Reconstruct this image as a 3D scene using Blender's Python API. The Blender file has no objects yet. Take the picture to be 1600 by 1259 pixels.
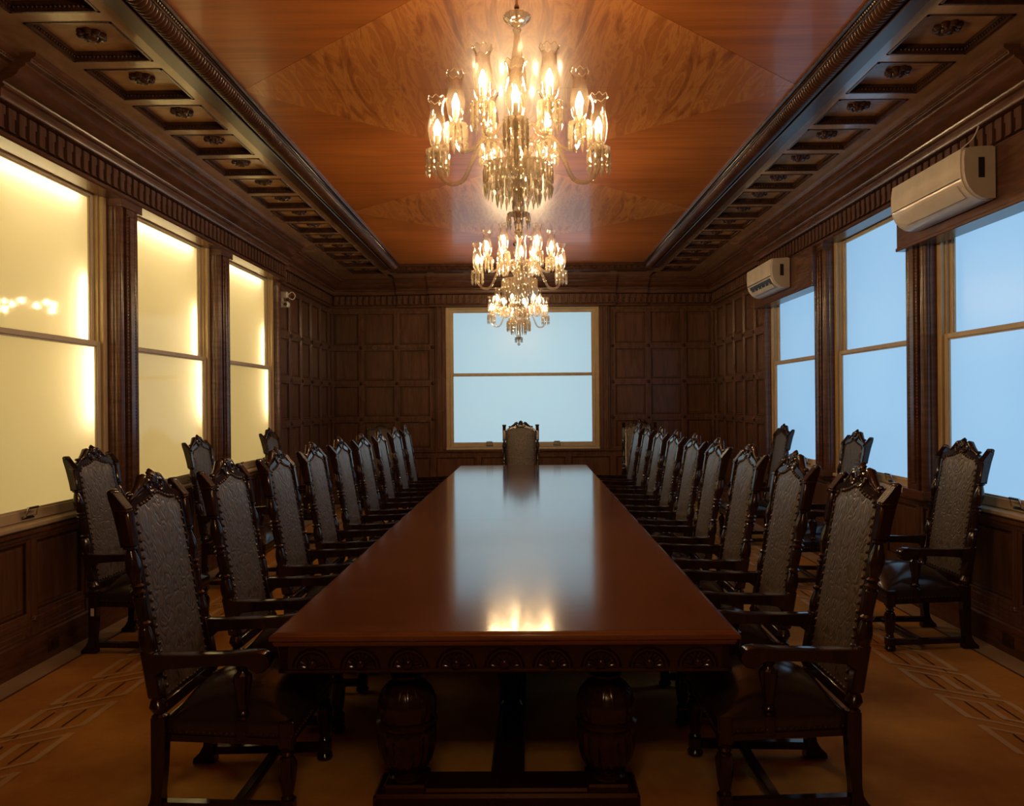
import bpy, bmesh, math, random
from mathutils import Matrix, Vector
random.seed(7)
PI = math.pi
SC = bpy.context.scene
COL = SC.collection

# ------------------------------------------------------------------ mesh builder
class MB:
    def __init__(s): s.v = []; s.f = []; s.m = []
    def add(s, vs, fs, mi=0):
        b = len(s.v); s.v += [tuple(v) for v in vs]
        for f in fs: s.f.append(tuple(b + i for i in f)); s.m.append(mi)
    def box(s, x0, x1, y0, y1, z0, z1, mi=0):
        if x0 > x1: x0, x1 = x1, x0
        if y0 > y1: y0, y1 = y1, y0
        vs = [(x, y, z) for x in (x0, x1) for y in (y0, y1) for z in (z0, z1)]
        s.add(vs, [(0,1,3,2),(4,6,7,5),(0,4,5,1),(2,3,7,6),(0,2,6,4),(1,5,7,3)], mi)
    def cbox(s, x0, x1, y0, y1, z0, z1, c=.004, mi=0):     # chamfered box
        if x0 > x1: x0, x1 = x1, x0
        if y0 > y1: y0, y1 = y1, y0
        c = min(c, (x1-x0)*.45, (y1-y0)*.45, (z1-z0)*.45)
        X = (x0, x0+c, x1-c, x1); Y = (y0, y0+c, y1-c, y1); Z = (z0, z0+c, z1-c, z1)
        vs = []; ix = {}
        for i in (0, 1):
            for j in (0, 1):
                for k in (0, 1):
                    xe, xi = X[3*i], X[1+i]; ye, yi = Y[3*j], Y[1+j]; ze, zi = Z[3*k], Z[1+k]
                    for a, p in (('x', (xe, yi, zi)), ('y', (xi, ye, zi)), ('z', (xi, yi, ze))):
                        ix[(a, i, j, k)] = len(vs); vs.append(p)
        F = []
        for i in (0, 1):
            F.append([ix[('x', i, *q)] for q in ((0,0),(1,0),(1,1),(0,1))])
            F.append([ix[('y', q[0], i, q[1])] for q in ((0,0),(1,0),(1,1),(0,1))])
            F.append([ix[('z', q[0], q[1], i)] for q in ((0,0),(1,0),(1,1),(0,1))])
        for a in (0, 1):
            for b in (0, 1):
                F.append([ix[('x',a,b,0)], ix[('x',a,b,1)], ix[('y',a,b,1)], ix[('y',a,b,0)]])
                F.append([ix[('x',a,0,b)], ix[('x',a,1,b)], ix[('z',a,1,b)], ix[('z',a,0,b)]])
                F.append([ix[('y',0,a,b)], ix[('y',1,a,b)], ix[('z',1,a,b)], ix[('z',0,a,b)]])
                for c2 in (0, 1): F.append([ix[('x',a,b,c2)], ix[('y',a,b,c2)], ix[('z',a,b,c2)]])
        s.add(vs, F, mi)
    def lathe(s, prof, c=(0,0,0), n=20, flute=0, fa=0, mi=0, axis='z', fz=None, cap=True):
        vs = []; fs = []
        for (r, z) in prof:
            for i in range(n):
                t = 2*PI*i/n; rr = r
                if flute and (fz is None or fz[0] <= z <= fz[1]): rr = r*(1 - fa*(.5+.5*math.cos(flute*t)))
                p = (rr*math.cos(t), rr*math.sin(t), z)
                if axis == 'x': p = (p[2], p[0], p[1])
                elif axis == 'y': p = (p[1], p[2], p[0])
                vs.append((p[0]+c[0], p[1]+c[1], p[2]+c[2]))
        for k in range(len(prof)-1):
            for i in range(n):
                j = (i+1) % n; fs.append((k*n+i, k*n+j, (k+1)*n+j, (k+1)*n+i))
        if cap:
            fs.append(tuple(range(n))[::-1]); fs.append(tuple((len(prof)-1)*n+i for i in range(n)))
        s.add(vs, fs, mi)
    def sphere(s, c, r, n=10, m=6, sc=(1,1,1), mi=0):
        prof = [(max(r*math.sin(PI*k/m), r*.02), -r*math.cos(PI*k/m)) for k in range(m+1)]
        b = len(s.v); s.lathe(prof, (0,0,0), n, mi=mi)
        for i in range(b, len(s.v)):
            v = s.v[i]; s.v[i] = (v[0]*sc[0]+c[0], v[1]*sc[1]+c[1], v[2]*sc[2]+c[2])
    def tube(s, pts, r, n=8, mi=0, cap=True, closed=False):
        P = [Vector(p) for p in pts]; N = len(P); vs = []; fs = []
        rr = r if isinstance(r, (list, tuple)) else [r]*N
        up = None
        for i in range(N):
            if closed: t = P[(i+1) % N]-P[i-1]
            else: t = P[min(i+1, N-1)]-P[max(i-1, 0)]
            t = t.normalized() if t.length > 1e-9 else Vector((0,0,1))
            if up is None:
                up = Vector((0,0,1)) if abs(t.z) < .9 else Vector((1,0,0))
            a = t.cross(up)
            if a.length < 1e-6: a = t.orthogonal()
            a.normalize(); up = a.cross(t).normalized()
            for k in range(n):
                q = 2*PI*k/n; vs.append(tuple(P[i]+(a*math.cos(q)+up*math.sin(q))*rr[i]))
        for i in range(N if closed else N-1):
            i2 = (i+1) % N
            for k in range(n):
                j = (k+1) % n; fs.append((i*n+k, i*n+j, i2*n+j, i2*n+k))
        if cap and not closed:
            fs.append(tuple(range(n))); fs.append(tuple((N-1)*n+k for k in range(n))[::-1])
        s.add(vs, fs, mi)
    def prism(s, poly, a0, a1, axis='y', mi=0):             # polygon extruded along an axis
        n = len(poly); vs = []
        for a in (a0, a1):
            for (p, q) in poly:
                vs.append({'x': (a, p, q), 'y': (p, a, q), 'z': (p, q, a)}[axis])
        fs = [(i, (i+1) % n, n+(i+1) % n, n+i) for i in range(n)]
        fs.append(tuple(range(n))[::-1]); fs.append(tuple(range(n, 2*n)))
        s.add(vs, fs, mi)
    def tr(s, fn, start=0):
        for i in range(start, len(s.v)): s.v[i] = tuple(fn(*s.v[i]))
        return s
    def build(s, name, mats, parent=None, ang=35, loc=None):
        me = bpy.data.meshes.new(name); me.from_pydata(s.v, [], s.f)
        if not isinstance(mats, (list, tuple)): mats = [mats]
        for m in mats: me.materials.append(m)
        me.polygons.foreach_set('material_index', s.m)
        bm = bmesh.new(); bm.from_mesh(me); bmesh.ops.recalc_face_normals(bm, faces=bm.faces); bm.to_mesh(me); bm.free()
        me.polygons.foreach_set('use_smooth', [True]*len(me.polygons))
        me.set_sharp_from_angle(angle=math.radians(ang)); me.update()
        o = bpy.data.objects.new(name, me); COL.objects.link(o)
        if parent: o.parent = parent
        if loc: o.location = loc
        return o

def tag(o, label=None, cat=None, group=None, kind=None):
    if label: o['label'] = label
    if cat: o['category'] = cat
    if group: o['group'] = group
    if kind: o['kind'] = kind
    return o
def empty(name, loc=(0,0,0), rz=0):
    o = bpy.data.objects.new(name, None); COL.objects.link(o); o.location = loc; o.rotation_euler = (0,0,rz)
    o.empty_display_size = .1
    return o
def copy_tree(o, parent=None):
    c = o.copy(); COL.objects.link(c); c.parent = parent
    for ch in list(o.children): copy_tree(ch, c)
    return c

# ------------------------------------------------------------------ materials
def mat(name):
    m = bpy.data.materials.new(name); m.use_nodes = True
    nt = m.node_tree; nt.nodes.clear()
    out = nt.nodes.new('ShaderNodeOutputMaterial')
    return m, nt, out
def N(nt, t, **kw):
    n = nt.nodes.new(t)
    for k, v in kw.items():
        if k in n.inputs: n.inputs[k].default_value = v
        else: setattr(n, k, v)
    return n
def coords(nt, scale=(1,1,1), rot=(0,0,0)):
    tc = N(nt, 'ShaderNodeTexCoord'); mp = N(nt, 'ShaderNodeMapping')
    mp.inputs['Scale'].default_value = scale; mp.inputs['Rotation'].default_value = rot
    nt.links.new(tc.outputs['Object'], mp.inputs['Vector']); return mp.outputs[0]
def pbsdf(nt, out, **kw):
    b = N(nt, 'ShaderNodeBsdfPrincipled')
    for k, v in kw.items(): b.inputs[k].default_value = v
    nt.links.new(b.outputs[0], out.inputs['Surface']); return b
def ramp(nt, fac, stops):
    r = N(nt, 'ShaderNodeValToRGB'); e = r.color_ramp.elements
    while len(e) > 1: e.remove(e[-1])
    e[0].position, e[0].color = stops[0][0], (*stops[0][1], 1)
    for p, c in stops[1:]:
        q = e.new(p); q.color = (*c, 1)
    nt.links.new(fac, r.inputs[0]); return r.outputs[0]
def wood(name, c0, c1, rough=.28, grain=(3, 3, 40), bump=.05, coat=0.0, spec=.5, vec=None, rvar=.08):
    m, nt, out = mat(name); b = pbsdf(nt, out)
    b.inputs['Specular IOR Level'].default_value = spec; b.inputs['Coat Weight'].default_value = coat
    b.inputs['Coat Roughness'].default_value = .08
    v = coords(nt, grain)
    n1 = N(nt, 'ShaderNodeTexNoise', Scale=1.0, Detail=6.0, Roughness=.6, Distortion=.6); nt.links.new(v, n1.inputs['Vector'])
    n2 = N(nt, 'ShaderNodeTexNoise', Scale=.9, Detail=2.0); nt.links.new(coords(nt), n2.inputs['Vector'])
    mx = N(nt, 'ShaderNodeMath', operation='ADD'); nt.links.new(n1.outputs[0], mx.inputs[0])
    ml = N(nt, 'ShaderNodeMath', operation='MULTIPLY_ADD'); ml.inputs[1].default_value = .6; ml.inputs[2].default_value = -.3
    nt.links.new(n2.outputs[0], ml.inputs[0]); nt.links.new(ml.outputs[0], mx.inputs[1])
    nt.links.new(ramp(nt, mx.outputs[0], [(.3, c0), (.7, c1)]), b.inputs['Base Color'])
    rr = N(nt, 'ShaderNodeMath', operation='MULTIPLY_ADD'); rr.inputs[1].default_value = rvar; rr.inputs[2].default_value = rough-rvar/2
    nt.links.new(n2.outputs[0], rr.inputs[0]); nt.links.new(rr.outputs[0], b.inputs['Roughness'])
    if bump:
        bp = N(nt, 'ShaderNodeBump', Strength=bump, Distance=.002); nt.links.new(n1.outputs[0], bp.inputs['Height'])
        nt.links.new(bp.outputs[0], b.inputs['Normal'])
    return m
M = {}
M['wall'] = wood('dark_mahogany_panelling', (.08,.036,.021), (.16,.075,.044), .27, (30,30,3))
M['wallh'] = wood('dark_mahogany_mouldings', (.075,.032,.018), (.15,.063,.035), .25, (4,4,30))
M['panel'] = wood('mahogany_panel_field', (.088,.040,.022), (.155,.074,.041), .25, (22,22,2.5), rvar=.12)
M['chairwood'] = wood('carved_chair_wood', (.013,.0065,.0045), (.036,.015,.010), .15, (12,12,3))
M['tablewood'] = wood('table_mahogany_frame', (.014,.006,.004), (.034,.012,.008), .16, (3,14,14))
M['tabletop'] = wood('polished_table_top', (.14,.053,.022), (.24,.095,.040), .14, (2.5,26,26), bump=.07, coat=.5, rvar=.08)
M['tabletop'].node_tree.nodes['Principled BSDF'].inputs['Coat Roughness'].default_value = .11
M['ceilfield'] = wood('ceiling_veneer_straight_grain', (.30,.085,.015), (.50,.155,.028), .32, (1.0,18,16), bump=.06, coat=.35, spec=.42, rvar=.04)
M['ceilfield'].node_tree.nodes['Principled BSDF'].inputs['Coat IOR'].default_value = 1.28
M['coffer'] = wood('coffer_panel_veneer', (.40,.21,.09), (.58,.32,.14), .27, (5,12,12))
M['rib'] = wood('coffer_rib_veneer', (.29,.165,.085), (.44,.26,.135), .22, (8,3,8), coat=.5)

def fan_mat():
    m, nt, out = mat('ceiling_veneer_crotch_figure'); b = pbsdf(nt, out, **{'Roughness': .32, 'Specular IOR Level': .42, 'Coat Weight': .35, 'Coat Roughness': .08, 'Coat IOR': 1.28})
    tc = N(nt, 'ShaderNodeTexCoord'); sp = N(nt, 'ShaderNodeSeparateXYZ'); nt.links.new(tc.outputs['Object'], sp.inputs[0])
    ab = N(nt, 'ShaderNodeMath', operation='ABSOLUTE'); nt.links.new(sp.outputs[0], ab.inputs[0])
    aby = N(nt, 'ShaderNodeMath', operation='ABSOLUTE'); nt.links.new(sp.outputs[1], aby.inputs[0])
    # matched wavy grain running the length of the room, mirrored about both axes
    mxx = N(nt, 'ShaderNodeMath', operation='MULTIPLY'); mxx.inputs[1].default_value = 6.0; nt.links.new(ab.outputs[0], mxx.inputs[0])
    myy = N(nt, 'ShaderNodeMath', operation='MULTIPLY'); myy.inputs[1].default_value = .9; nt.links.new(aby.outputs[0], myy.inputs[0])
    cb = N(nt, 'ShaderNodeCombineXYZ'); nt.links.new(mxx.outputs[0], cb.inputs[0]); nt.links.new(myy.outputs[0], cb.inputs[1])
    n1 = N(nt, 'ShaderNodeTexNoise', Scale=1.5, Detail=6.0, Roughness=.62, Distortion=1.3); nt.links.new(cb.outputs[0], n1.inputs['Vector'])
    nt.links.new(ramp(nt, n1.outputs[0], [(.32, (.24,.070,.014)), (.44, (.42,.135,.027)), (.51, (.56,.22,.052)), (.58, (.42,.135,.028)), (.72, (.52,.185,.042))]), b.inputs['Base Color'])
    bp = N(nt, 'ShaderNodeBump', Strength=.12, Distance=.004); nt.links.new(n1.outputs[0], bp.inputs['Height']); nt.links.new(bp.outputs[0], b.inputs['Normal'])
    return m
M['fan'] = fan_mat()

def plain(name, col, rough=.5, metal=0, bumpscale=0, bumpstr=.1, **kw):
    m, nt, out = mat(name); b = pbsdf(nt, out, **{'Roughness': rough, 'Metallic': metal})
    for k, v in kw.items(): b.inputs[k.replace('_', ' ')].default_value = v
    n = N(nt, 'ShaderNodeTexNoise', Scale=max(bumpscale, 6.0), Detail=3.0); nt.links.new(coords(nt), n.inputs['Vector'])
    c0 = tuple(x*.9 for x in col); c1 = tuple(min(1, x*1.08) for x in col)
    nt.links.new(ramp(nt, n.outputs[0], [(.3, c0), (.7, c1)]), b.inputs['Base Color'])
    if bumpscale:
        bp = N(nt, 'ShaderNodeBump', Strength=bumpstr, Distance=.002); nt.links.new(n.outputs[0], bp.inputs['Height']); nt.links.new(bp.outputs[0], b.inputs['Normal'])
    return m
M['cream'] = plain('cream_painted_wood', (.56,.42,.23), .45)
M['creamlight'] = plain('pale_painted_sash', (.60,.50,.34), .42)
M['plastic'] = plain('white_plastic', (.78,.74,.66), .13)
M['plasticdull'] = plain('pale_side_plastic', (.62,.55,.47), .4)
M['dark'] = plain('dark_grey_plastic', (.02,.02,.02), .4)
M['chrome'] = plain('bright_metal', (.6,.58,.55), .2, 1)
M['nail'] = plain('dark_bronze_nailhead', (.10,.07,.05), .28, .8)
M['seat'] = plain('black_seat_leather', (.03,.02,.016), .20, 0, 260, .08)
M['tagwhite'] = plain('paper_tag', (.7,.7,.66), .6)
M['carve'] = wood('dark_carved_ornament', (.03,.012,.007), (.07,.027,.014), .25, (10,10,10))
M['bead'] = wood('polished_bead', (.12,.055,.03), (.20,.10,.06), .13, (10,10,10), bump=0)
M['rope'] = wood('reeded_roll_wood', (.045,.018,.010), (.09,.036,.018), .26, (10,3,10))

def leather():
    m, nt, out = mat('embossed_leather_back'); b = pbsdf(nt, out, **{'Roughness': .38, 'Specular IOR Level': .6})
    tc = N(nt, 'ShaderNodeTexCoord'); sp = N(nt, 'ShaderNodeSeparateXYZ'); nt.links.new(tc.outputs['Object'], sp.inputs[0])
    ab = N(nt, 'ShaderNodeMath', operation='ABSOLUTE'); nt.links.new(sp.outputs[1], ab.inputs[0])
    cb = N(nt, 'ShaderNodeCombineXYZ'); nt.links.new(ab.outputs[0], cb.inputs[0])
    zz = N(nt, 'ShaderNodeMath', operation='MULTIPLY'); zz.inputs[1].default_value = .55; nt.links.new(sp.outputs[2], zz.inputs[0]); nt.links.new(zz.outputs[0], cb.inputs[1])
    nd = N(nt, 'ShaderNodeTexNoise', Scale=12.0, Detail=2.0); nt.links.new(cb.outputs[0], nd.inputs['Vector'])
    # contour lines of a mirrored noise: scrolling foliage outlines
    w = N(nt, 'ShaderNodeMath', operation='MULTIPLY'); w.inputs[1].default_value = 34.0; nt.links.new(nd.outputs[0], w.inputs[0])
    sn = N(nt, 'ShaderNodeMath', operation='SINE'); nt.links.new(w.outputs[0], sn.inputs[0])
    pw = N(nt, 'ShaderNodeMath', operation='ABSOLUTE'); nt.links.new(sn.outputs[0], pw.inputs[0])
    fine = N(nt, 'ShaderNodeTexNoise', Scale=220.0, Detail=2.0); nt.links.new(tc.outputs['Object'], fine.inputs['Vector'])
    ad = N(nt, 'ShaderNodeMath', operation='MULTIPLY_ADD'); ad.inputs[1].default_value = .25
    nt.links.new(fine.outputs[0], ad.inputs[0]); nt.links.new(pw.outputs[0], ad.inputs[2])
    nt.links.new(ramp(nt, pw.outputs[0], [(.1, (.06,.048,.038)), (.6, (.13,.105,.084))]), b.inputs['Base Color'])
    bp = N(nt, 'ShaderNodeBump', Strength=.42, Distance=.004); nt.links.new(ad.outputs[0], bp.inputs['Height']); nt.links.new(bp.outputs[0], b.inputs['Normal'])
    return m
M['leather'] = leather()

def carpet(name, c0, c1):
    m, nt, out = mat(name); b = pbsdf(nt, out, **{'Roughness': .95, 'Specular IOR Level': .1, 'Sheen Weight': .15})
    n = N(nt, 'ShaderNodeTexNoise', Scale=2.0, Detail=6.0, Roughness=.7); nt.links.new(coords(nt), n.inputs['Vector'])
    nt.links.new(ramp(nt, n.outputs[0], [(.35, c0), (.65, c1)]), b.inputs['Base Color'])
    f = N(nt, 'ShaderNodeTexNoise', Scale=260.0, Detail=2.0); nt.links.new(coords(nt), f.inputs['Vector'])
    bp = N(nt, 'ShaderNodeBump', Strength=.5, Distance=.004); nt.links.new(f.outputs[0], bp.inputs['Height']); nt.links.new(bp.outputs[0], b.inputs['Normal'])
    return m
M['carpet'] = carpet('amber_carpet', (.50,.225,.034), (.68,.345,.055))
M['carpetlight'] = carpet('pale_carpet_stripe', (.66,.46,.22), (.74,.54,.28))
M['carpetdark'] = carpet('dark_carpet_line', (.09,.03,.012), (.12,.045,.018))
M['carpetedge'] = carpet('beige_carpet_border', (.38,.28,.18), (.48,.36,.23))

def emis(name, col, st):
    m, nt, out = mat(name); e = N(nt, 'ShaderNodeEmission', Strength=st); e.inputs[0].default_value = (*col, 1)
    nt.links.new(e.outputs[0], out.inputs['Surface']); return m
BULB = 225.0
M['bulb'] = emis('lit_bulb', (1, .68, .36), BULB)
M['tube'] = emis('lit_tube', (1, .80, .42), 10.5)
M['tubev'] = emis('lit_vertical_tube', (1, .80, .42), 17.0)
def pane(name, col, st, trans, gloss=.05, stain=None):
    m, nt, out = mat(name)
    e = N(nt, 'ShaderNodeEmission', Strength=st); e.inputs[0].default_value = (*col, 1)
    if stain:     # daylight sky on frosted film, slightly uneven film
        n = N(nt, 'ShaderNodeTexNoise', Scale=.8, Detail=2.0); nt.links.new(coords(nt), n.inputs['Vector'])
        nt.links.new(ramp(nt, n.outputs[0], [(.3, stain), (.7, col)]), e.inputs[0])
    t = N(nt, 'ShaderNodeBsdfTranslucent'); t.inputs[0].default_value = (trans, trans, trans, 1)
    g = N(nt, 'ShaderNodeBsdfGlossy', Roughness=gloss); g.inputs[0].default_value = (.9,.9,.9,1)
    a = N(nt, 'ShaderNodeAddShader'); nt.links.new(e.outputs[0], a.inputs[0]); nt.links.new(t.outputs[0], a.inputs[1])
    lw = N(nt, 'ShaderNodeLayerWeight', Blend=.5); pw = N(nt, 'ShaderNodeMath', operation='POWER'); pw.inputs[1].default_value = 5
    nt.links.new(lw.outputs['Facing'], pw.inputs[0]); fr = N(nt, 'ShaderNodeMath', operation='MULTIPLY_ADD'); fr.inputs[1].default_value = .9; fr.inputs[2].default_value = .025
    nt.links.new(pw.outputs[0], fr.inputs[0])
    mx = N(nt, 'ShaderNodeMixShader'); nt.links.new(fr.outputs[0], mx.inputs[0]); nt.links.new(a.outputs[0], mx.inputs[1]); nt.links.new(g.outputs[0], mx.inputs[2])
    nt.links.new(mx.outputs[0], out.inputs['Surface']); return m
M['pane_warm'] = pane('frosted_glass_backlit_warm', (.62,.46,.17), .25, .8)
M['pane_sky'] = pane('frosted_glass_daylight', (.34,.60,.88), .52, .3, .30, stain=(.30,.56,.86))
M['pane_back'] = pane('frosted_glass_end_window', (.38,.58,.70), .54, .3, .30, stain=(.40,.57,.66))
M['boxwhite'] = plain('light_box_interior', (.8,.72,.5), .7)

def clear():
    m, nt, out = mat('clear_glass_back'); t = N(nt, 'ShaderNodeBsdfTransparent'); nt.links.new(t.outputs[0], out.inputs['Surface']); return m
M['clear'] = clear()
def crystal(name, glossfac, tint, rough=.03, milky=0.0, bump=0.0):
    m, nt, out = mat(name)
    t = N(nt, 'ShaderNodeBsdfTransparent'); t.inputs[0].default_value = (*tint, 1)
    g = N(nt, 'ShaderNodeBsdfGlossy', Roughness=rough); g.inputs[0].default_value = (1,.96,.88,1)
    lw = N(nt, 'ShaderNodeLayerWeight', Blend=.35)
    ma = N(nt, 'ShaderNodeMath', operation='MULTIPLY_ADD'); ma.inputs[1].default_value = 1.0-glossfac; ma.inputs[2].default_value = glossfac
    ma.use_clamp = True; nt.links.new(lw.outputs['Facing'], ma.inputs[0])
    mx = N(nt, 'ShaderNodeMixShader'); nt.links.new(ma.outputs[0], mx.inputs[0]); nt.links.new(t.outputs[0], mx.inputs[1]); nt.links.new(g.outputs[0], mx.inputs[2])
    last = mx
    if milky:
        tl = N(nt, 'ShaderNodeBsdfTranslucent'); tl.inputs[0].default_value = (.95,.85,.68,1)
        df = N(nt, 'ShaderNodeBsdfDiffuse'); df.inputs[0].default_value = (.95,.85,.68,1)
        m0 = N(nt, 'ShaderNodeMixShader', Fac=.5); nt.links.new(tl.outputs[0], m0.inputs[1]); nt.links.new(df.outputs[0], m0.inputs[2])
        m2 = N(nt, 'ShaderNodeMixShader', Fac=milky); nt.links.new(mx.outputs[0], m2.inputs[1]); nt.links.new(m0.outputs[0], m2.inputs[2]); last = m2
    if bump:
        n = N(nt, 'ShaderNodeTexNoise', Scale=70.0, Detail=1.0); nt.links.new(coords(nt), n.inputs['Vector'])
        bp = N(nt, 'ShaderNodeBump', Strength=bump, Distance=.004); nt.links.new(n.outputs[0], bp.inputs['Height'])
        nt.links.new(bp.outputs[0], g.inputs['Normal'])
    nt.links.new(last.outputs[0], out.inputs['Surface']); return m
M['shade'] = crystal('clear_etched_shade_glass', .03, (.98,.96,.92), .05, .008, 0)
M['crystal'] = crystal('cut_crystal', .26, (.96,.93,.87), .05, .12, .25)
M['prism'] = crystal('crystal_prism', .34, (.95,.92,.85), .08, .25, .0)
M['candle'] = plain('white_candle_sleeve', (.8,.72,.55), .5)
M['silver'] = plain('silvered_metal', (.6,.55,.48), .18, 1)

# ------------------------------------------------------------------ room constants
HW = 3.10; BACK = 12.44; FRONT = -2.25; ZC = 3.62; H0 = 1.62
GY0, GY1 = 4.33, 9.65                       # window group on both long walls
WINS = [(4.44, 5.72), (6.02, 7.60), (7.90, 9.54)]
PIERS = [(GY0, 4.44), (5.72, 6.02), (7.60, 7.90), (9.54, GY1)]
WZ0, WZ1, WZM = .88, 3.25, 2.07
def side_map(sgn): return lambda u, v, p: (sgn*(HW-p), u, v)        # u along y, v up, p out of the wall
def back_map(u, v, p): return (u, BACK-p, v)
def front_map(u, v, p): return (u, FRONT+p, v)

class Wall:                                  # a mesh builder in wall coordinates
    def __init__(s, fn): s.fn = fn; s.mb = MB()
    def box(s, u0, u1, v0, v1, p0, p1, c=0, mi=0):
        st = len(s.mb.v)
        (s.mb.cbox if c else s.mb.box)(u0, u1, v0, v1, p0, p1, *([c] if c else []), mi=mi)
        s.mb.tr(s.fn, st)
    def prof(s, poly, u0, u1, mi=0):         # (p, v) profile along u
        st = len(s.mb.v); s.mb.prism([(p, v) for p, v in poly], u0, u1, 'x', mi)
        s.mb.tr(lambda a, p, v: s.fn(a, v, p), st)
    def beads(s, u0, v0, u1, v1, p, r=.006, pitch=.02, mi=0):
        L = math.hypot(u1-u0, v1-v0); n = max(1, int(L/pitch))
        for i in range(n):
            t = (i+.5)/n; u = u0+(u1-u0)*t; v = v0+(v1-v0)*t; st = len(s.mb.v)
            s.mb.add([(u-r,v,p),(u+r,v,p),(u,v-r,p),(u,v+r,p),(u,v,p+r),(u,v,p-r)],
                     [(0,2,4),(2,1,4),(1,3,4),(3,0,4)], mi); s.mb.tr(s.fn, st)
    def build(s, *a, **k): return s.mb.build(*a, **k)

def boss(w, u, v, p, R=.03, h=.018, mi=0):
    st = len(w.mb.v)
    w.mb.lathe([(R,0),(R,h*.35),(R*.75,h*.6),(R*.8,h*.75),(R*.45,h*1.2),(R*.1,h*1.3)], (0,0,0), 16, flute=8, fa=.25, mi=mi)
    w.mb.tr(lambda a, b, c: w.fn(u+a, v+b, p+c), st)

def panelling(w, us, vs, p=0.0, proud=.034, gap=.05, bead=True, mi_f=1, mi_s=0, bosses=True):
    """us, vs: stile and rail centre lines; a panel fills each cell"""
    U0, U1, V0, V1 = us[0], us[-1], vs[0], vs[-1]
    for u in us:
        a, b = max(U0, u-gap), min(U1, u+gap)
        w.box(a, b, V0, V1, p-.01, p+proud, .005, mi_s)
        w.box(max(U0,u-.018), min(U1,u+.018), V0, V1, p, p+proud+.006, .003, mi_s)
    for v in vs:
        w.box(U0, U1, max(V0, v-gap), min(V1, v+gap), p-.01, p+proud-.001, .005, mi_s)
        w.box(U0, U1, max(V0,v-.018), min(V1,v+.018), p, p+proud+.005, .003, mi_s)
    for i in range(len(us)-1):
        for j in range(len(vs)-1):
            a, b = us[i]+gap, us[i+1]-gap; c, d = vs[j]+gap, vs[j+1]-gap
            if b-a < .05 or d-c < .05: continue
            w.box(a, b, c, d, p-.01, p+.004, 0, mi_f)
            w.box(a+.028, b-.028, c+.028, d-.028, p, p+.010, .004, mi_f)
            e = .008
            for (x0, x1, y0, y1) in ((a, a+e, c, d), (b-e, b, c, d), (a, b, c, c+e), (a, b, d-e, d)):
                w.box(x0, x1, y0, y1, p, p+.018, 0, 2)
            if bead:
                w.beads(a+.014, c+.01, a+.014, d-.01, p+.016, r=.0085, mi=3); w.beads(b-.014, c+.01, b-.014, d-.01, p+.016, r=.0085, mi=3)
                w.beads(a+.02, c+.014, b-.02, c+.014, p+.016, r=.008, mi=3)
    if bosses:
        for u in us:
            for v in vs[1:-1]:
                if U0 < u < U1 or True: boss(w, u, v, p+proud+.004, mi=2)

ROWS = [.86, 1.37, 1.947, 2.527, 3.12]
WAIN = [.19, .29, .83]
# ------------------------------------------------------------------ floor
f = MB(); f.box(-HW-.3, HW+.3, FRONT-.2, BACK+.3, -.06, 0, 0)
for s in (-1, 1):
    f.box(s*2.90, s*3.10, FRONT, BACK, 0, .002, 3)
    f.box(s*2.885, s*2.90, FRONT, BACK, 0, .003, 2)
    zc = [0]
    def stripe(x0, y0, x1, y1, w=.026, mi=1, z=.0022):
        dx, dy = x1-x0, y1-y0; L = math.hypot(dx, dy); nx, ny = -dy/L*w/2, dx/L*w/2
        vs = [(x0+nx,y0+ny), (x1+nx,y1+ny), (x1-nx,y1-ny), (x0-nx,y0-ny)]
        zc[0] = (zc[0]+1) % 12; z = z+zc[0]*.00012
        f.add([(s*a, b, z) for a, b in vs], [(0,1,2,3) if s > 0 else (3,2,1,0)], mi)
    P = .405; t = 4.166-14*P
    while t < 11.4:
        for (x0, y0, x1, y1, ww) in ((2.575,t,2.425,t+.115,.024), (2.425,t+.105,2.425,t+.33,.036), (2.425,t+.32,2.25,t+.445,.024), (2.255,t+.455,2.255,t+.14,.036),
                                     (2.25,t+.152,2.57,t-.072,.024), (2.568,t-.065,2.568,t-.40,.036)):
            stripe(x0, y0, x1, y1, ww)
        stripe(2.49, t+.10, 2.49, t+.30, .009, 2, .0042); stripe(2.345, t+.12, 2.345, t+.34, .009, 2, .0042); stripe(2.50, t-.02, 2.50, t+.03, .009, 2, .0042)
        t += P
tag(f.build('floor', [M['carpet'], M['carpetlight'], M['carpetdark'], M['carpetedge']]), 'amber carpet with a pale linked border pattern and beige edge', 'floor', kind='structure')

# ------------------------------------------------------------------ cornice profile
CP = [(0,3.165),(.14,3.165),(.15,3.175),(.15,3.195),(.138,3.205),(.10,3.212),(.10,3.362),(.165,3.368),(.172,3.378),(.172,3.425),(.19,3.432),(.192,3.445),(.182,3.452),(.186,3.462),
      (.20,3.468),(.235,3.482),(.262,3.502),(.278,3.528),(.30,3.54),(.312,3.548),(.312,3.562),(.34,3.566),(.346,3.585),(.362,3.59),(.372,3.60),(.372,3.66),(0,3.66)]
def cprof(off): return [(max(0 if i in (0, len(CP)-1) else .004, p+off) if i not in (0, len(CP)-1) else 0, v) for i, (p, v) in enumerate(CP)]
def cornice(w, u0, u1, off, dent=True, pitch=.095):
    w.prof(cprof(off), u0, u1)
    if dent:
        n = max(1, int(round((u1-u0)/pitch))); q = (u1-u0)/n; pf = .10+off
        for i in range(n):
            u = u0+q*(i+.5)
            w.box(u-.030, u+.024, 3.222, 3.355, pf-.01, pf+.042, .003, 1)
            w.box(u+.020, u+.048, 3.305, 3.355, pf-.01, pf+.034, 0, 1)
            w.box(u-.030, u+.024, 3.216, 3.224, pf-.01, pf+.046, 0, 1)
    w.beads(u0+.01, 3.575, u1-.01, 3.575, .346+off, r=.007, pitch=.022)

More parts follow.
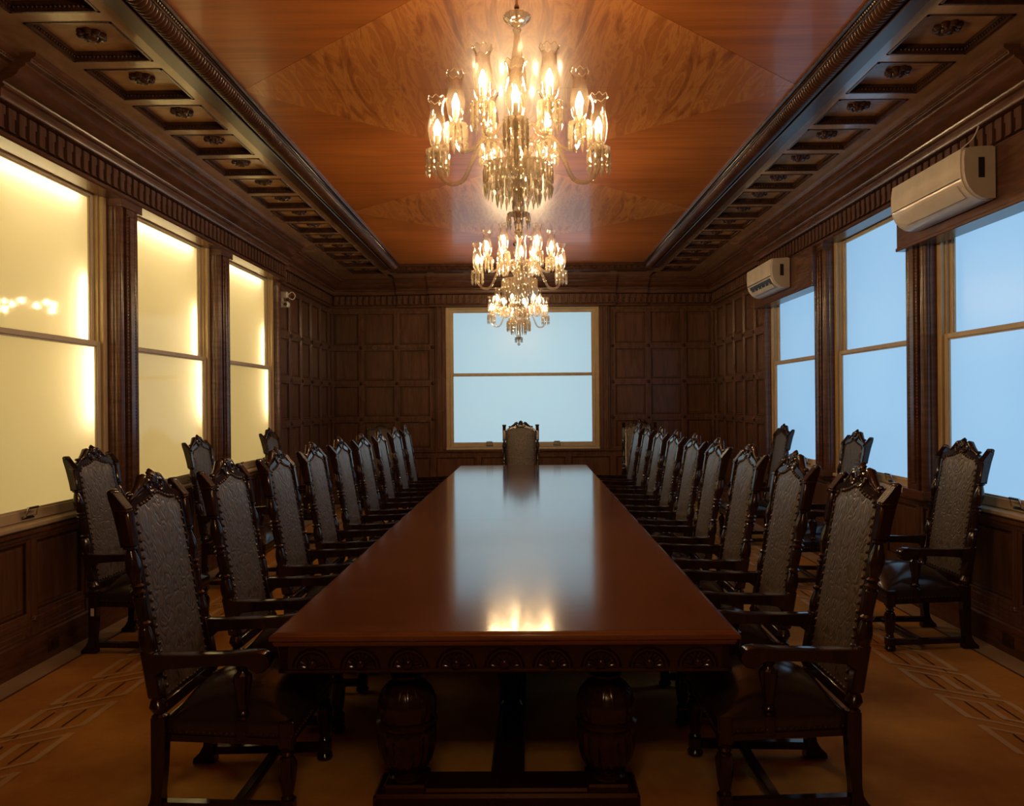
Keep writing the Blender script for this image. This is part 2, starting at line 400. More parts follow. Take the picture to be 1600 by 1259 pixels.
# ------------------------------------------------------------------ long walls
for sgn, side in ((-1, 'left'), (1, 'right')):
    w = Wall(side_map(sgn))
    # solid masonry behind, with the three openings
    w.box(FRONT, BACK, 0, WZ0-.03, -.35, 0, 0, 1)
    w.box(FRONT, BACK, WZ1, 3.75, -.35, 0, 0, 1)
    w.box(FRONT, GY0, WZ0-.03, WZ1, -.35, 0, 0, 1); w.box(GY1, BACK, WZ0-.03, WZ1, -.35, 0, 0, 1)
    for a, b in PIERS: w.box(a, b, WZ0-.03, WZ1, -.35, 0, 0, 1)
    # panelling of the full-height stretches
    n = 5; us = [GY1+.0+i*(BACK-GY1)/5.5 for i in range(6)] + [BACK]
    panelling(w, us, ROWS)
    us = [FRONT+i*(GY0-FRONT)/12 for i in range(13)]
    panelling(w, us, ROWS, bead=False)
    # wainscot below the sills
    nW = 25; us = [FRONT+i*(BACK-FRONT)/nW for i in range(nW+1)]
    panelling(w, us, WAIN, proud=.024, bead=False, bosses=False)
    for u in us[1:-1]: boss(w, u, .30, .026, .022)
    w.prof([(0,.80),(.03,.80),(.034,.82),(.05,.835),(.05,.855),(0,.858)], FRONT, BACK)
    tag(w.build('wall_'+side, [M['wall'], M['panel'], M['carve'], M['bead']]), 'dark mahogany panelled wall on the '+side+' with three tall window openings', 'wall', kind='structure')
    w = Wall(side_map(sgn))
    w.prof([(0,0),(.04,0),(.04,.155),(.034,.165),(.034,.175),(.02,.19),(0,.19)], FRONT, BACK)
    tag(w.build('baseboard_'+side, M['wallh']), 'tall dark wood baseboard along the '+side+' wall', 'baseboard', kind='structure')
    # cornices
    w = Wall(side_map(sgn)); cornice(w, FRONT, GY0, -.096); cornice(w, GY1, BACK-.05, -.096)
    cornice(w, GY0, GY1, .0)
    tag(w.build('trim_1' if sgn < 0 else 'trim_2', [M['wallh'], M['wall']]), 'heavy dentil cornice above the '+side+' wall windows', 'cornice', kind='structure')
    # pilasters between the windows
    for k, (a, b) in enumerate(PIERS):
        w = Wall(side_map(sgn)); mid = (a+b)/2; hw = (b-a)/2
        pj = .125 if hw > .1 else .09
        w.box(a, b, WZ0-.02, 3.17, 0, pj*.45, .004)
        if hw > .1:
            st = len(w.mb.v)       # rounded shaft edge rolls with a beaded flat between
            for uu in (a+.045, b-.045):
                w.mb.lathe([(.040, WZ0+.04), (.040, 3.12)], (0,0,0), 20); w.mb.tr(lambda x, y, z, uu=uu: side_map(sgn)(uu+x, z, pj*.55+y), st); st = len(w.mb.v)
            w.box(a+.09, b-.09, WZ0+.02, 3.15, 0, pj-.01, .004)
            for uu in (a+.10, b-.10): w.beads(uu, WZ0+.08, uu, 3.08, pj-.008, r=.007, pitch=.024)
            w.box(mid-.03, mid+.03, WZ0+.1, 3.06, 0, pj+.002, .005)
            w.box(a-.005, b+.005, WZ0-.02, WZ0+.05, 0, pj+.006, .005); w.box(a-.005, b+.005, 3.11, 3.17, 0, pj+.004, .005)
        else:
            w.box(a+.015, b-.015, WZ0+.02, 3.15, 0, pj-.01, .01)
            w.beads(mid, WZ0+.08, mid, 3.08, pj-.008, r=.006, pitch=.022)
        tag(w.build('trim_%d' % (3+k+(4 if sgn > 0 else 0)), M['wallh']),
            ['dark wood edge strip where the %s windows begin', 'dark rounded pilaster between the first and second %s windows', 'dark rounded pilaster between the second and third %s windows', 'narrow dark strip beyond the farthest %s window'][k] % side, 'pilaster', kind='structure')

# ------------------------------------------------------------------ windows
def window(idx, fn, a, b, m_pane, label, lit, cg, z1=WZ1, lifts=(.28, .72), tube_side=1):
    root = empty('window_%d' % idx, fn((a+b)/2, WZ0, 0)); tag(root, label, 'window', kind='structure')
    inv = root.location
    def done(w, name, m):
        w.mb.tr(lambda x, y, z: (x-inv[0], y-inv[1], z-inv[2])); return w.build(name, m, parent=root)
    fr = Wall(fn); J = .055
    fr.box(a, a+J, WZ0, z1, -.14, .012, .004); fr.box(b-J, b, WZ0, z1, -.14, .012, .004)
    fr.box(a+J, b-J, z1-.05, z1, -.14, .012, .004)
    for (x0, x1) in ((a+J, a+J+.018), (b-J-.018, b-J)):      # parting beads
        fr.box(x0, x1, WZ0, z1-.05, -.045, -.02, 0); fr.box(x0, x1, WZ0, z1-.05, -.098, -.085, 0)
    done(fr, 'window_frame', M['cream'])
    si = Wall(fn); si.prof([(-.14,.862),(.035,.862),(.045,.872),(.045,.890),(.035,.900),(-.04,.906),(-.14,.912)], a, b)
    done(si, 'window_sill', M['creamlight'])
    def sash(z0, z2, p0, p1, brail, trail, nm):
        st = .042; A, B = a+J+.012, b-J-.012
        s = Wall(fn)
        s.box(A, A+st, z0, z2, p0, p1, .004); s.box(B-st, B, z0, z2, p0, p1, .004)
        s.box(A+st, B-st, z0, z0+brail, p0, p1, .004); s.box(A+st, B-st, z2-trail, z2, p0, p1, .004)
        q = .010
        s.box(A+st, A+st+q, z0+brail, z2-trail, p0+.006, p1-.010); s.box(B-st-q, B-st, z0+brail, z2-trail, p0+.006, p1-.010)
        s.box(A+st, B-st, z0+brail, z0+brail+q, p0+.006, p1-.010); s.box(A+st, B-st, z2-trail-q, z2-trail, p0+.006, p1-.010)
        so = done(s, nm, M['creamlight'])
        g = Wall(fn); m = (p0+p1)/2-.004
        u0, u1, v0, v1 = A+st-.004, B-st+.004, z0+brail-.004, z2-trail+.004
        vv = [fn(u, v, p) for p in (m-.003, m+.003) for (u, v) in ((u0,v0),(u1,v0),(u1,v1),(u0,v1))]
        g.mb.add(vv, [(4,5,6,7)], 0); g.mb.add(vv, [(0,1,2,3),(0,1,5,4),(1,2,6,5),(2,3,7,6),(3,0,4,7)], 1)
        g.mb.tr(lambda x, y, z: (x-inv[0], y-inv[1], z-inv[2])); g.build('glass_pane', [m_pane, M['clear']], parent=so)
        return so
    sash(WZM-.01, z1-.05, -.085, -.045, .035, .045, 'sash')
    lo = sash(.908, WZM+.028, -.043, -.004, .065, .036, 'sash')
    for t in lifts:
        u = a+(b-a)*t; h = Wall(fn); st = len(h.mb.v)
        h.box(u-.06, u+.06, .922, .942, -.005, .006, .002)
        pts = [(u-.052,.932,.0),(u-.050,.942,.022),(u-.046,.992,.034),(u+.046,.992,.034),(u+.050,.942,.022),(u+.052,.932,.0)]
        h.mb.tube([fn(*q) for q in pts], .0045, 8)
        st = len(h.mb.v); h.box(u-.048, u+.048, .984, 1.000, .024, .044, .004)
        o = done(h, 'sash_lift', M['chrome']); o.parent = lo
    if lit:
        L = Wall(fn); L.box(a+.02, b-.02, WZ0, z1, -.34, -.33); L.box(a, a+.01, WZ0, z1, -.34, -.14); L.box(b-.01, b, WZ0, z1, -.34, -.14)
        L.box(a, b, z1-.01, z1, -.34, -.14); L.box(a, b, WZ0-.01, WZ0, -.34, -.14); done(L, 'light_box', M['boxwhite'])
        T = Wall(fn); e = b-J-.105
        T.mb.lathe([(.013,1.50),(.013,2.56)], (0,0,0), 10); T.mb.tr(lambda x, y, z: fn(e+x, z, -.128+y)); done(T, 'light_tube', M['tubev'])
        T = Wall(fn); T.mb.lathe([(.013, a+.10),(.013, b-.22)], (0,0,0), 10); T.mb.tr(lambda x, y, z: fn(z, z1-.125+x, -.128+y)); done(T, 'light_tube', M['tube'])
    else:
        L = Wall(fn); L.box(a, b, WZ0, z1, -.34, -.33); done(L, 'outer_shutter', M['boxwhite'])
    return root
ordn = ['nearest', 'middle', 'farthest']
for i, (a, b) in enumerate(WINS):
    window(1+i, side_map(-1), a, b, M['pane_warm'], 'tall sash window with glowing yellow frosted panes, %s of the left wall' % ordn[i], True, None)
    window(4+i, side_map(1), a, b, M['pane_sky'], 'tall sash window with pale blue frosted panes, %s of the right wall' % ordn[i], False, None)
BW = 1.24
window(7, back_map, -BW, BW, M['pane_back'], 'wide sash window with pale blue frosted panes in the far end wall', False, None, z1=3.19, lifts=(.28, .72))

# ------------------------------------------------------------------ end wall
w = Wall(back_map)
w.box(-HW-.3, HW+.3, 0, WZ0-.03, -.35, 0, 0, 1); w.box(-HW-.3, HW+.3, 3.19, 3.75, -.35, 0, 0, 1)
w.box(-HW-.3, -BW, WZ0-.03, 3.19, -.35, 0, 0, 1); w.box(BW, HW+.3, WZ0-.03, 3.19, -.35, 0, 0, 1)
for s in (-1, 1):
    us = sorted([s*1.455, s*2.03, s*2.605, s*3.10])
    panelling(w, us, ROWS); panelling(w, us, [.19,.30,.79])
    w.box(*sorted((s*1.41, s*BW)), .85, 3.17, 0, .05, .005)          # pilaster strips beside the window
    w.box(*sorted((s*1.38, s*1.34)), .87, 3.17, 0, .075, .006); w.box(*sorted((s*1.30, s*1.255)), .87, 3.17, 0, .07, .006)
panelling(w, [-1.455,-.73,0,.73,1.455], [.19,.30,.79], bosses=False)
w.prof([(0,.79),(.03,.79),(.034,.82),(.06,.84),(.06,.858),(0,.862)], -HW, HW)
tag(w.build('wall_back', [M['wall'], M['panel'], M['carve'], M['bead']]), 'dark mahogany end wall of square panels around a wide window', 'wall', kind='structure')
w = Wall(back_map); w.prof([(0,0),(.04,0),(.04,.155),(.034,.165),(.034,.175),(.02,.19),(0,.19)], -HW, HW)
tag(w.build('baseboard_back', M['wallh']), 'tall dark wood baseboard along the end wall', 'baseboard', kind='structure')
w = Wall(back_map); cornice(w, -HW+.05, HW-.05, -.096); cornice(w, -2.02, 2.02, -.045); cornice(w, -1.50, 1.50, .01)
tag(w.build('trim_11', [M['wallh'], M['wall']]), 'dentil cornice stepping forward above the end window', 'cornice', kind='structure')
w = Wall(front_map)
w.box(-HW-.3, HW+.3, 0, 3.75, -.3, 0, 0, 1)
us = [-HW+i*2*HW/11 for i in range(12)]; panelling(w, us, ROWS, bead=False); panelling(w, us, [.19,.30,.79], bead=False, bosses=False)
tag(w.build('wall_front', [M['wall'], M['panel'], M['carve'], M['bead']]), 'dark mahogany panelled wall behind the viewer', 'wall', kind='structure')
w = Wall(front_map); cornice(w, -HW+.05, HW-.05, -.096)
tag(w.build('trim_12', [M['wallh'], M['wall']]), 'dentil cornice above the wall behind the viewer', 'cornice', kind='structure')

# ------------------------------------------------------------------ ceiling
FX = 1.80; FY0, FY1 = -1.015, 11.20
ceil = empty('ceiling', (0, 0, ZC)); tag(ceil, 'polished veneered wood ceiling with a coffered border all round', 'ceiling', kind='structure')
c = MB()
c.box(-HW-.3, HW+.3, FRONT-.2, BACK+.3, ZC+.050, ZC+.20, 0)
c.box(-FX-.12, FX+.12, FY0-.1, FY1+.02, ZC+.028, ZC+.055, 1)
c.tr(lambda x, y, z: (x, y, z-ZC))
c.build('ceiling_field', [M['coffer'], M['ceilfield']], ceil)
# two lozenges of figured veneer, each of four matched quarters
for cy in (4.955, 8.105, 1.80):
    d = MB()
    for sx in (-1, 1):
        for sy in (-1, 1):
            d.prism([(0.0015*sx, .0015*sy), (sx*1.79, .0015*sy), (.0015*sx, sy*1.572)], -.0015, 0, 'z')
    o = d.build('veneer_lozenge', M['fan'], ceil); o.location = (0, cy, .028)
# ribs of the coffered border
CX0, CX1 = 2.125, 2.585; rib = MB(); beads = MB(); field = MB()
yc = [4.225+.56*k for k in range(-9, 13)]          # .865 .. 10.945
hc = .23
YB = 11.56
YF = -1.375
for s in (-1, 1):
    rib.box(s*2.035, s*CX0, YF-.5, YB+.3, 0, .05); rib.box(s*CX1, s*2.95, YF-.6, YB+.6, 0, .05)
    ys = [YF] + yc + [YB]
    ed = []
    for y in ys: ed.append((y-hc, y+hc))
    prev = FRONT
    for (a, b) in ed:
        if a > prev: rib.box(s*CX0, s*CX1, prev, a, 0, .05)
        prev = b
    rib.box(s*CX0, s*CX1, prev, BACK-.2, 0, .05)
xc = [.56*k for k in range(-3, 4)]
for (yy, far) in ((YB, True), (YF, False)):
    y0, y1 = yy-hc, yy+hc
    rib.box(-2.03, 2.03, y1, y1+.45, 0, .05); rib.box(-2.03, 2.03, y0-(.17 if far else .5), y0, 0, .05)
    prev = -2.03
    for x in xc:
        if x-hc > prev: rib.box(prev, x-hc, y0, y1, 0, .05)
        prev = x+hc
    rib.box(prev, 2.03, y0, y1, 0, .05)
rib.build('coffer_frame', M['rib'], ceil)
cof = [(s*2.355, y) for s in (-1, 1) for y in [YF]+yc+[YB]] + [(x, YB) for x in xc] + [(x, YF) for x in xc]
mo = MB()
for (x, y) in cof:
    h = hc
    for (x0, x1, y0, y1) in ((x-h, x-h+.014, y-h, y+h), (x+h-.014, x+h, y-h, y+h), (x-h, x+h, y-h, y-h+.014), (x-h, x+h, y+h-.014, y+h)):
        mo.box(x0, x1, y0, y1, -.004, .046)
    g = .026
    for (x0, x1, y0, y1) in ((x-h, x-h+g, y-h, y+h), (x+h-g, x+h, y-h, y+h), (x-h, x+h, y-h, y-h+g), (x-h, x+h, y+h-g, y+h)):
        mo.box(x0, x1, y0, y1, .026, .048)
    if y > 2.5:
        n = 18 if y < 9 else 12
        for i in range(n):
            t = -h+.02+(2*h-.04)*(i+.5)/n; r = .009
            for (px, py) in ((x-h+.019, y+t), (x+h-.019, y+t), (x+t, y+h-.019)):
                vs = [(px-r,py,.022),(px+r,py,.022),(px,py-r,.022),(px,py+r,.022),(px,py,.010)]
                mo.add(vs, [(0,2,4),(2,1,4),(1,3,4),(3,0,4)])
mo.build('coffer_moulding', M['carve'], ceil)
# carved rosettes
ro = MB()
prof = [(.078,.0),(.080,-.010),(.066,-.024),(.048,-.022),(.040,-.014),(.034,-.026),(.022,-.036),(.006,-.040)]
vs = []; fs = []; n = 48
for (r, z) in prof:
    for i in range(n):
        t = 2*PI*i/n; q = abs(math.cos(4*t)) if r > .038 else 1
        rr = r*(.80+.20*q); zz = z*(.75+.35*q)
        vs.append((rr*math.cos(t), rr*math.sin(t), zz))
for k in range(len(prof)-1):
    for i in range(n): fs.append((k*n+i, k*n+(i+1) % n, (k+1)*n+(i+1) % n, (k+1)*n+i))
fs.append(tuple((len(prof)-1)*n+i for i in range(n))); ro.add(vs, fs)
rose = None
for (x, y) in cof:
    if rose is None: rose = ro.build('rosette', M['carve'], ceil, loc=(x, y, .05)); q = rose
    else: q = rose.copy(); COL.objects.link(q)
    q.parent = ceil; q.location = (x, y, .05); q.rotation_euler = (0, 0, .1)
# reeded roll moulding along both sides and the carved bands at the ends
for s in (-1, 1):
    st = MB(); n = 14
    L0, L1, pitch = FY0, FY1, .034; N_ = int((L1-L0)/pitch); xs = s*1.865
    for i in range(N_):
        y0 = L0+i*pitch
        ring = []
        for (t, rr) in ((0, .048), (.22, .060), (.5, .064), (.78, .060)):
            r = []
            for k in range(n+1):
                a = PI*k/n + 0; skew = .030*math.sin(a)*1.0
                r.append((xs+rr*math.cos(a+PI), y0+t*pitch+skew, -.0-rr*math.sin(a)))
            ring.append(r)
        rr = .048; last = []
        for k in range(n+1):
            a = PI*k/n; last.append((xs+rr*math.cos(a+PI), y0+pitch+.030*math.sin(a), -rr*math.sin(a)))
        ring.append(last)
        vs = [p for r in ring for p in r]; m = n+1
        st.add(vs, [(q*m+k, q*m+k+1, (q+1)*m+k+1, (q+1)*m+k) for q in range(len(ring)-1) for k in range(n)])
    st.box(xs-.03, xs+.03, L0, L1, -.03, .02)
    st.tr(lambda x, y, z: (x, y, z+.010))
    st.build('roll_moulding', M['rope'], ceil, ang=60)
    b = MB()
    b.cbox(s*1.935, s*2.04, FY0-.15, FY1+.15, -.026, .03, .006); b.cbox(s*1.925, s*1.945, FY0, FY1, -.040, .03, .004)
    b.cbox(s*1.795, s*1.81, FY0, FY1, -.012, .03, .003); b.cbox(s*1.765, s*1.785, FY0, FY1, .010, .035, .003)
    k = FY0
    while k < FY1:
        b.add([(s*1.790-.006,k,.006),(s*1.790+.006,k,.006),(s*1.790,k-.008,.006),(s*1.790,k+.008,.006),(s*1.790,k,-.004)], [(0,2,4),(2,1,4),(1,3,4),(3,0,4)]); k += .022
    b.build('edge_moulding', M['carve'], ceil)
for yy, sg in ((FY1, 1), (FY0, -1)):
    b = MB(); b.cbox(-1.95, 1.95, yy, yy+sg*.17, -.062, .03, .008)
    b.cbox(-1.86, 1.86, yy-sg*.05, yy+sg*.02, -.012, .035, .006)
    x = -1.85
    while x < 1.82:
        b.cbox(x, x+.055, yy-sg*.014, yy+sg*.01, -.050, -.004, .005); x += .085
    b.build('end_moulding', M['carve'], ceil)

# ------------------------------------------------------------------ armchair
def bx(z): return -.235-max(0, z-.42)*.172
def shear(x, y, z): return (x+bx(z), y, z)
ARC = [(1,0),(.985,.12),(.94,.25),(.86,.36),(.75,.44),(.62,.50),(.48,.57),(.34,.68),(.21,.82),(.10,.94),(0,1)]
def arch(hw, zs, zt, n=10, cusp=True):            # half outline from shoulder to peak, y >= 0
    return [(hw*a, zs+(zt-zs)*b) for a, b in ARC]
def outline(hw, z0, zs, zt):
    a = arch(hw, zs, zt)
    r = [(hw, z0)] + a; l = [(-y, z) for y, z in r[::-1][1:]]
    return r+l
def turned(prof, n=16, flute=0, fa=0, fz=None):
    m = MB(); m.lathe(prof, (0,0,0), n, flute, fa, fz=fz); return m
def merge(dst, src, fn):
    st = len(dst.v); dst.add(src.v, src.f); dst.m[-len(src.f):] = src.m; dst.tr(fn, st)

def back_parts(root, hw=.200, top=1.29, post=True):
    # leather panel, gently domed
    pn = MB(); o = outline(hw, .45, 1.185, top-.018)
    n = len(o); cxy = (0, .85); vs = []; fs = []
    layers = [(1.0, .0), (1.0, .010), (.93, .017), (.6, .024), (.25, .027)]
    for (k, d) in layers:
        for (y, z) in o: vs.append((d-.002, cxy[0]+(y-cxy[0])*k, cxy[1]+(z-cxy[1])*k))
    for L in range(len(layers)-1):
        for i in range(n): fs.append((L*n+i, L*n+(i+1) % n, (L+1)*n+(i+1) % n, (L+1)*n+i))
    fs.append(tuple((len(layers)-1)*n+i for i in range(n)))
    vs2 = [(-.022, y, z) for y, z in o]; b0 = len(vs); vs += vs2
    for i in range(n): fs.append((b0+i, b0+(i+1) % n, (i+1) % n, i))
    fs.append(tuple(b0+i for i in range(n)))
    pn.add(vs, fs); pn.tr(shear); pn.build('back_panel', M['leather'], root, ang=50)
    # frame round it
    fr = MB(); oi = outline(hw, .45, 1.185, top-.018); oo = outline(hw+.022, .40, 1.195, top+.022)
    n = len(oi)
    for (x0, x1) in ((-.020, .014),):
        vs = [(x, y, z) for x, ol in ((x0, oi), (x0, oo), (x1, oo), (x1, oi)) for y, z in ol]
        fs = []
        for L in range(4):
            for i in range(n-1): fs.append((L*n+i, L*n+i+1, ((L+1) % 4)*n+i+1, ((L+1) % 4)*n+i))
        fs += [(0, n, 2*n, 3*n), (n-1, 2*n-1, 3*n-1, 4*n-1)]
        fr.add(vs, fs)
    fr.cbox(-.020, .014, -hw-.02, hw+.02, .40, .452, .005)
    fr.tr(shear); fr.build('back_frame', M['chairwood'], root)
    nl = MB()
    def nail(y, z, d=.014): nl.sphere((d, y, z), .0088, 10, 6, (.8, 1, 1))
    z = .50
    while z < 1.18:
        for s in (-1, 1): nail(s*(hw-.014), z)
        z += .034
    ap = arch(hw-.016, 1.19, top-.036)
    for i, (y, z) in enumerate(ap):
        if i in (1, 3): continue
        nail(y, z); 
        if y > .004: nail(-y, z)
    for i in range(12): nail(-hw+.02+(2*hw-.04)*i/11, .466)
    nl.tr(shear); nl.build('nailhead_trim', M['nail'], root, ang=80)['kind'] = 'stuff'
    # carved crest: palmette between two scrolls
    cr = MB()
    for i, a in enumerate((-70,-48,-24,0,24,48,70)):
        t = math.radians(a); L = (.034, .042, .048, .052, .048, .042, .034)[i]; ln = []
        for q in range(6):
            k = q/5; ln.append((.002-.006*k+.012*math.sin(k*PI), math.sin(t)*L*k*.85, top+.006+math.cos(t)*L*k))
        cr.tube(ln, [.008, .0115, .0135, .0135, .0115, .007], 10)
    cr.sphere((.006, 0, top+.012), .024, 12, 8, (.7, 1, 1.2))
    for s in (-1, 1):
        pts = []; r = .030
        for q in range(14):
            a = -PI*.62+q/13*PI*2.2; rr = r*(1-.62*q/13)
            pts.append((.010, s*(.040+rr*math.cos(a)), top-.004+rr*math.sin(a)))
        cr.tube(pts, [.012-.006*q/13 for q in range(14)], 8)
        cr.tube([(-.004, s*.045, top+.030), (-.006, s*.070, top+.022), (-.006, s*.105, top-.012), (-.006, s*.150, top-.038), (-.004, s*.185, top-.060)], [.014, .020, .019, .013, .007], 10)
        cr.sphere((-.010, s*.165, top-.030), .013, 10, 6, (1, 1.5, .8))
    cr.tr(shear); cr.build('crest', M['chairwood'], root)
    if not post: return
    for s in (-1, 1):
        p = MB(); Y = s*.246
        prof = [(.026,.655),(.029,.675),(.030,.70),(.022,.745),(.018,.752),(.026,.758),(.028,.768),(.019,.776),(.020,.80),(.022,.835),(.024,.868),(.018,.874),
                (.027,.880),(.028,.890),(.018,.898),(.020,.905),(.027,.913),(.019,.921),(.024,.945),(.031,.975),(.028,1.005),(.019,1.04),(.016,1.05),(.026,1.057),(.026,1.066)]
        p.lathe(prof, (0, Y, 0), 32, 8, .10, fz=(.69,.86))
        p.cbox(-.024, .024, Y-.023, Y+.023, 1.064, 1.205, .008)
        p.cbox(-.028, .028, Y-.027, Y+.027, 1.198, 1.212, .004)
        # raking scroll block
        p.prism([(.022,1.212),(-.024,1.064),(-.026,1.12),(-.032,1.20),(-.040,1.255),(-.040,1.277),(-.030,1.287),(-.018,1.276)], Y-.024, Y+.024, 'y')
        for k in range(4):
            yy = Y-.018+.012*k; p.tube([(.024, yy, 1.214), (.006, yy, 1.240), (-.016, yy, 1.276)], .0052, 6)
        st = len(p.v); p.lathe([(.010, -.029), (.014, -.022), (.014, .022), (.010, .029)], (0,0,0), 14, axis='y')
        p.tr(lambda x, y, z: (x-.028, y+Y, z+1.277), st)
        # squared part at the arm and bracket below it
        p.cbox(-.026, .026, Y-.025, Y+.025, .475, .660, .006)
        p.prism([(.024,.60),(.075,.645),(.024,.645)], Y-.016, Y+.016, 'y')
        p.lathe([(.020,.398),(.030,.404),(.020,.413),(.028,.425),(.034,.440),(.026,.462),(.020,.470),(.024,.478)], (0, Y, 0), 16)
        p.cbox(-.016, .010, Y-s*.028, Y-s*.020, .70, .73, .002); p.cbox(-.016, .010, Y-s*.030, Y-s*.020, 1.09, 1.13, .002)
        p.tr(shear); p.build('back_post', M['chairwood'], root)

def seat_parts(root, arms=True):
    # upholstered seat
    s = MB(); nx, ny = 14, 14; vs = []; fs = []
    def hwf(u): return .232+.048*u
    for i in range(nx+1):
        u = i/nx; x = -.205+.505*u
        for j in range(ny+1):
            v = -1+2*j/ny; y = hwf(u)*v
            e = max(abs(v), abs(2*u-1)); 
            ax = max(0, 1-abs(2*u-1)**2.3); ay = max(0, 1-abs(v)**2.3)
            vs.append((x, y, .392+.128*(ax*ay)**.68))
    m = ny+1
    for i in range(nx):
        for j in range(ny): fs.append((i*m+j, (i+1)*m+j, (i+1)*m+j+1, i*m+j+1))
    ring = [i*m for i in range(nx+1)] + [nx*m+j for j in range(1, m)] + [i*m+ny for i in range(nx-1, -1, -1)] + [j for j in range(ny-1, 0, -1)]
    b0 = len(vs)
    for (dz, g) in ((.384, 1.012), (.335, 1.015), (.322, 1.0)):
        for q in ring:
            x, y, z = vs[q]; vs.append((.05+(x-.05)*g, y*g, dz))
    R = len(ring)
    for i in range(R):
        j = (i+1) % R; fs.append((ring[i], ring[j], b0+j, b0+i))
        fs.append((b0+i, b0+j, b0+R+j, b0+R+i)); fs.append((b0+R+i, b0+R+j, b0+2*R+j, b0+2*R+i))
    fs.append(tuple(b0+2*R+i for i in range(R)))
    s.add(vs, fs); s.build('seat', M['seat'], root, ang=60)
    nl = MB()
    for i in range(22):
        u = i/21; x = -.20+.495*u
        for sg in (-1, 1): nl.sphere((x, sg*(hwf(u)*1.016+.001), .338), .0052, 6, 4)
    for i in range(22): nl.sphere((.3055, -.265+.53*i/21, .338), .0052, 6, 4)
    nl.build('seat_nailhead_trim', M['nail'], root, ang=80)['kind'] = 'stuff'
    fr = MB()
    for sg in (-1, 1):
        fr.prism([(-.21, sg*.225-.014), (.29, sg*.270-.014), (.29, sg*.270+.014), (-.21, sg*.225+.014)], .300, .325, 'z')
    fr.cbox(.265, .295, -.27, .27, .295, .325, .004); fr.cbox(-.235, -.205, -.23, .23, .30, .38, .004)
    fr.build('seat_frame', M['chairwood'], root)
    for sg in (-1, 1):
        # rear leg with splayed foot
        L = MB(); Y = sg*.240
        pr = [(-.262,.40),(-.208,.40),(-.206,.32),(-.212,.20),(-.222,.10),(-.222,.075),(-.215,.0),(-.315,.0),(-.312,.02),(-.285,.045),(-.268,.075),(-.262,.11),(-.262,.26)]
        L.prism(pr, Y-.024, Y+.024, 'y'); L.build('leg', M['chairwood'], root)
        # front leg turned
        L = MB(); Y = sg*.262; X = .272
        L.cbox(X-.028, X+.028, Y-.028, Y+.028, .285, .392, .006)
        L.lathe([(.022,.085),(.026,.092),(.020,.102),(.024,.115),(.030,.15),(.035,.20),(.036,.225),(.028,.245),(.020,.252),(.028,.262),(.020,.272),(.026,.285)], (X, Y, 0), 20, 10, .14, fz=(.11,.24))
        L.cbox(X-.027, X+.027, Y-.027, Y+.027, .030, .088, .006)
        L.lathe([(.024,0),(.034,.008),(.036,.018),(.028,.030)], (X, Y, 0), 16)
        L.build('leg', M['chairwood'], root)
        r = MB(); r.prism([(-.235, sg*.240-.017), (.255, sg*.262-.017), (.255, sg*.262+.017), (-.235, sg*.240+.017)], .036, .070, 'z')
        r.build('side_runner', M['chairwood'], root)
    c = MB(); c.cbox(.045, .085, -.235, .235, .040, .068, .004); c.build('stretcher', M['chairwood'], root)
    if not arms: return
    for sg in (-1, 1):
        a = MB(); Y = sg*.250
        pts = [(-.262,.600),(-.262,.648),(-.10,.648),(.06,.653),(.145,.660),(.178,.657),(.200,.643),(.209,.620),(.202,.596),(.184,.580),(.158,.576),(.135,.586),(.118,.602),(.05,.606),(-.10,.600),(-.20,.590),(-.240,.560)]
        n = len(pts); vs = []
        for (yy, k) in ((-.030, .90), (-.024, 1.0), (.024, 1.0), (.030, .90)):
            for (x, z) in pts: vs.append((x, Y+yy*(1 if x > -.2 else .8), .628+(z-.628)*k if k != 1 else z))
        fs = [(L*n+i, L*n+(i+1) % n, (L+1)*n+(i+1) % n, (L+1)*n+i) for L in range(3) for i in range(n)]
        fs += [tuple(range(n)), tuple(3*n+i for i in range(n))]
        a.add(vs, fs); ar = a.build('armrest', M['chairwood'], root, ang=40)
        p = MB(); X = .095
        p.cbox(X-.022, X+.022, Y-.020, Y+.020, .310, .392, .004)
        p.lathe([(.020,.390),(.026,.398),(.018,.406),(.027,.416),(.020,.425),(.017,.435),(.022,.46),(.030,.51),(.036,.545),(.034,.565),(.022,.576),(.019,.583),(.026,.590),(.022,.612)], (X, Y, 0), 20, 10, .14, fz=(.44,.57))
        p.build('arm_support', M['chairwood'], root)

proto = empty('armchair'); back_parts(proto); seat_parts(proto)
first = [True]
def put(x, y, rz, label, group=None):
    if first[0]: o = proto; first[0] = False
    else: o = copy_tree(proto)
    o.location = (x, y, 0.004); o.rotation_euler = (0, 0, math.radians(rz)); tag(o, label, 'chair', group); return o
TF, TB = 2.93, 10.82
def tcx(y): return -.08+(y-TF)*.08/(TB-TF)
OX = 1.118
LY = [3.25, 4.06, 4.87, 5.64, 6.44, 7.26, 8.16, 9.04, 9.86]
RY = [3.25, 4.10, 4.92, 5.72, 6.50, 7.34, 8.24, 9.10, 9.88]
words = ['first', 'second', 'third', 'fourth', 'fifth', 'sixth', 'seventh', 'eighth', 'ninth']
for side, ys, s in (('left', LY, -1), ('right', RY, 1)):
    for i, y in enumerate(ys):
        if i == 0: lb = 'high-backed leather armchair nearest the viewer on the %s side of the table' % side
        elif i == 8: lb = 'high-backed leather armchair at the far end of the table\'s %s side' % side
        else: lb = 'high-backed leather armchair, %s from the near end along the table\'s %s side' % (words[i], side)
        put(tcx(y)+s*(OX+random.uniform(-.006,.012)), y, (0 if s < 0 else 180)+random.uniform(-1.2, 1.2), lb, 'carved armchairs along the table\'s %s side' % side)
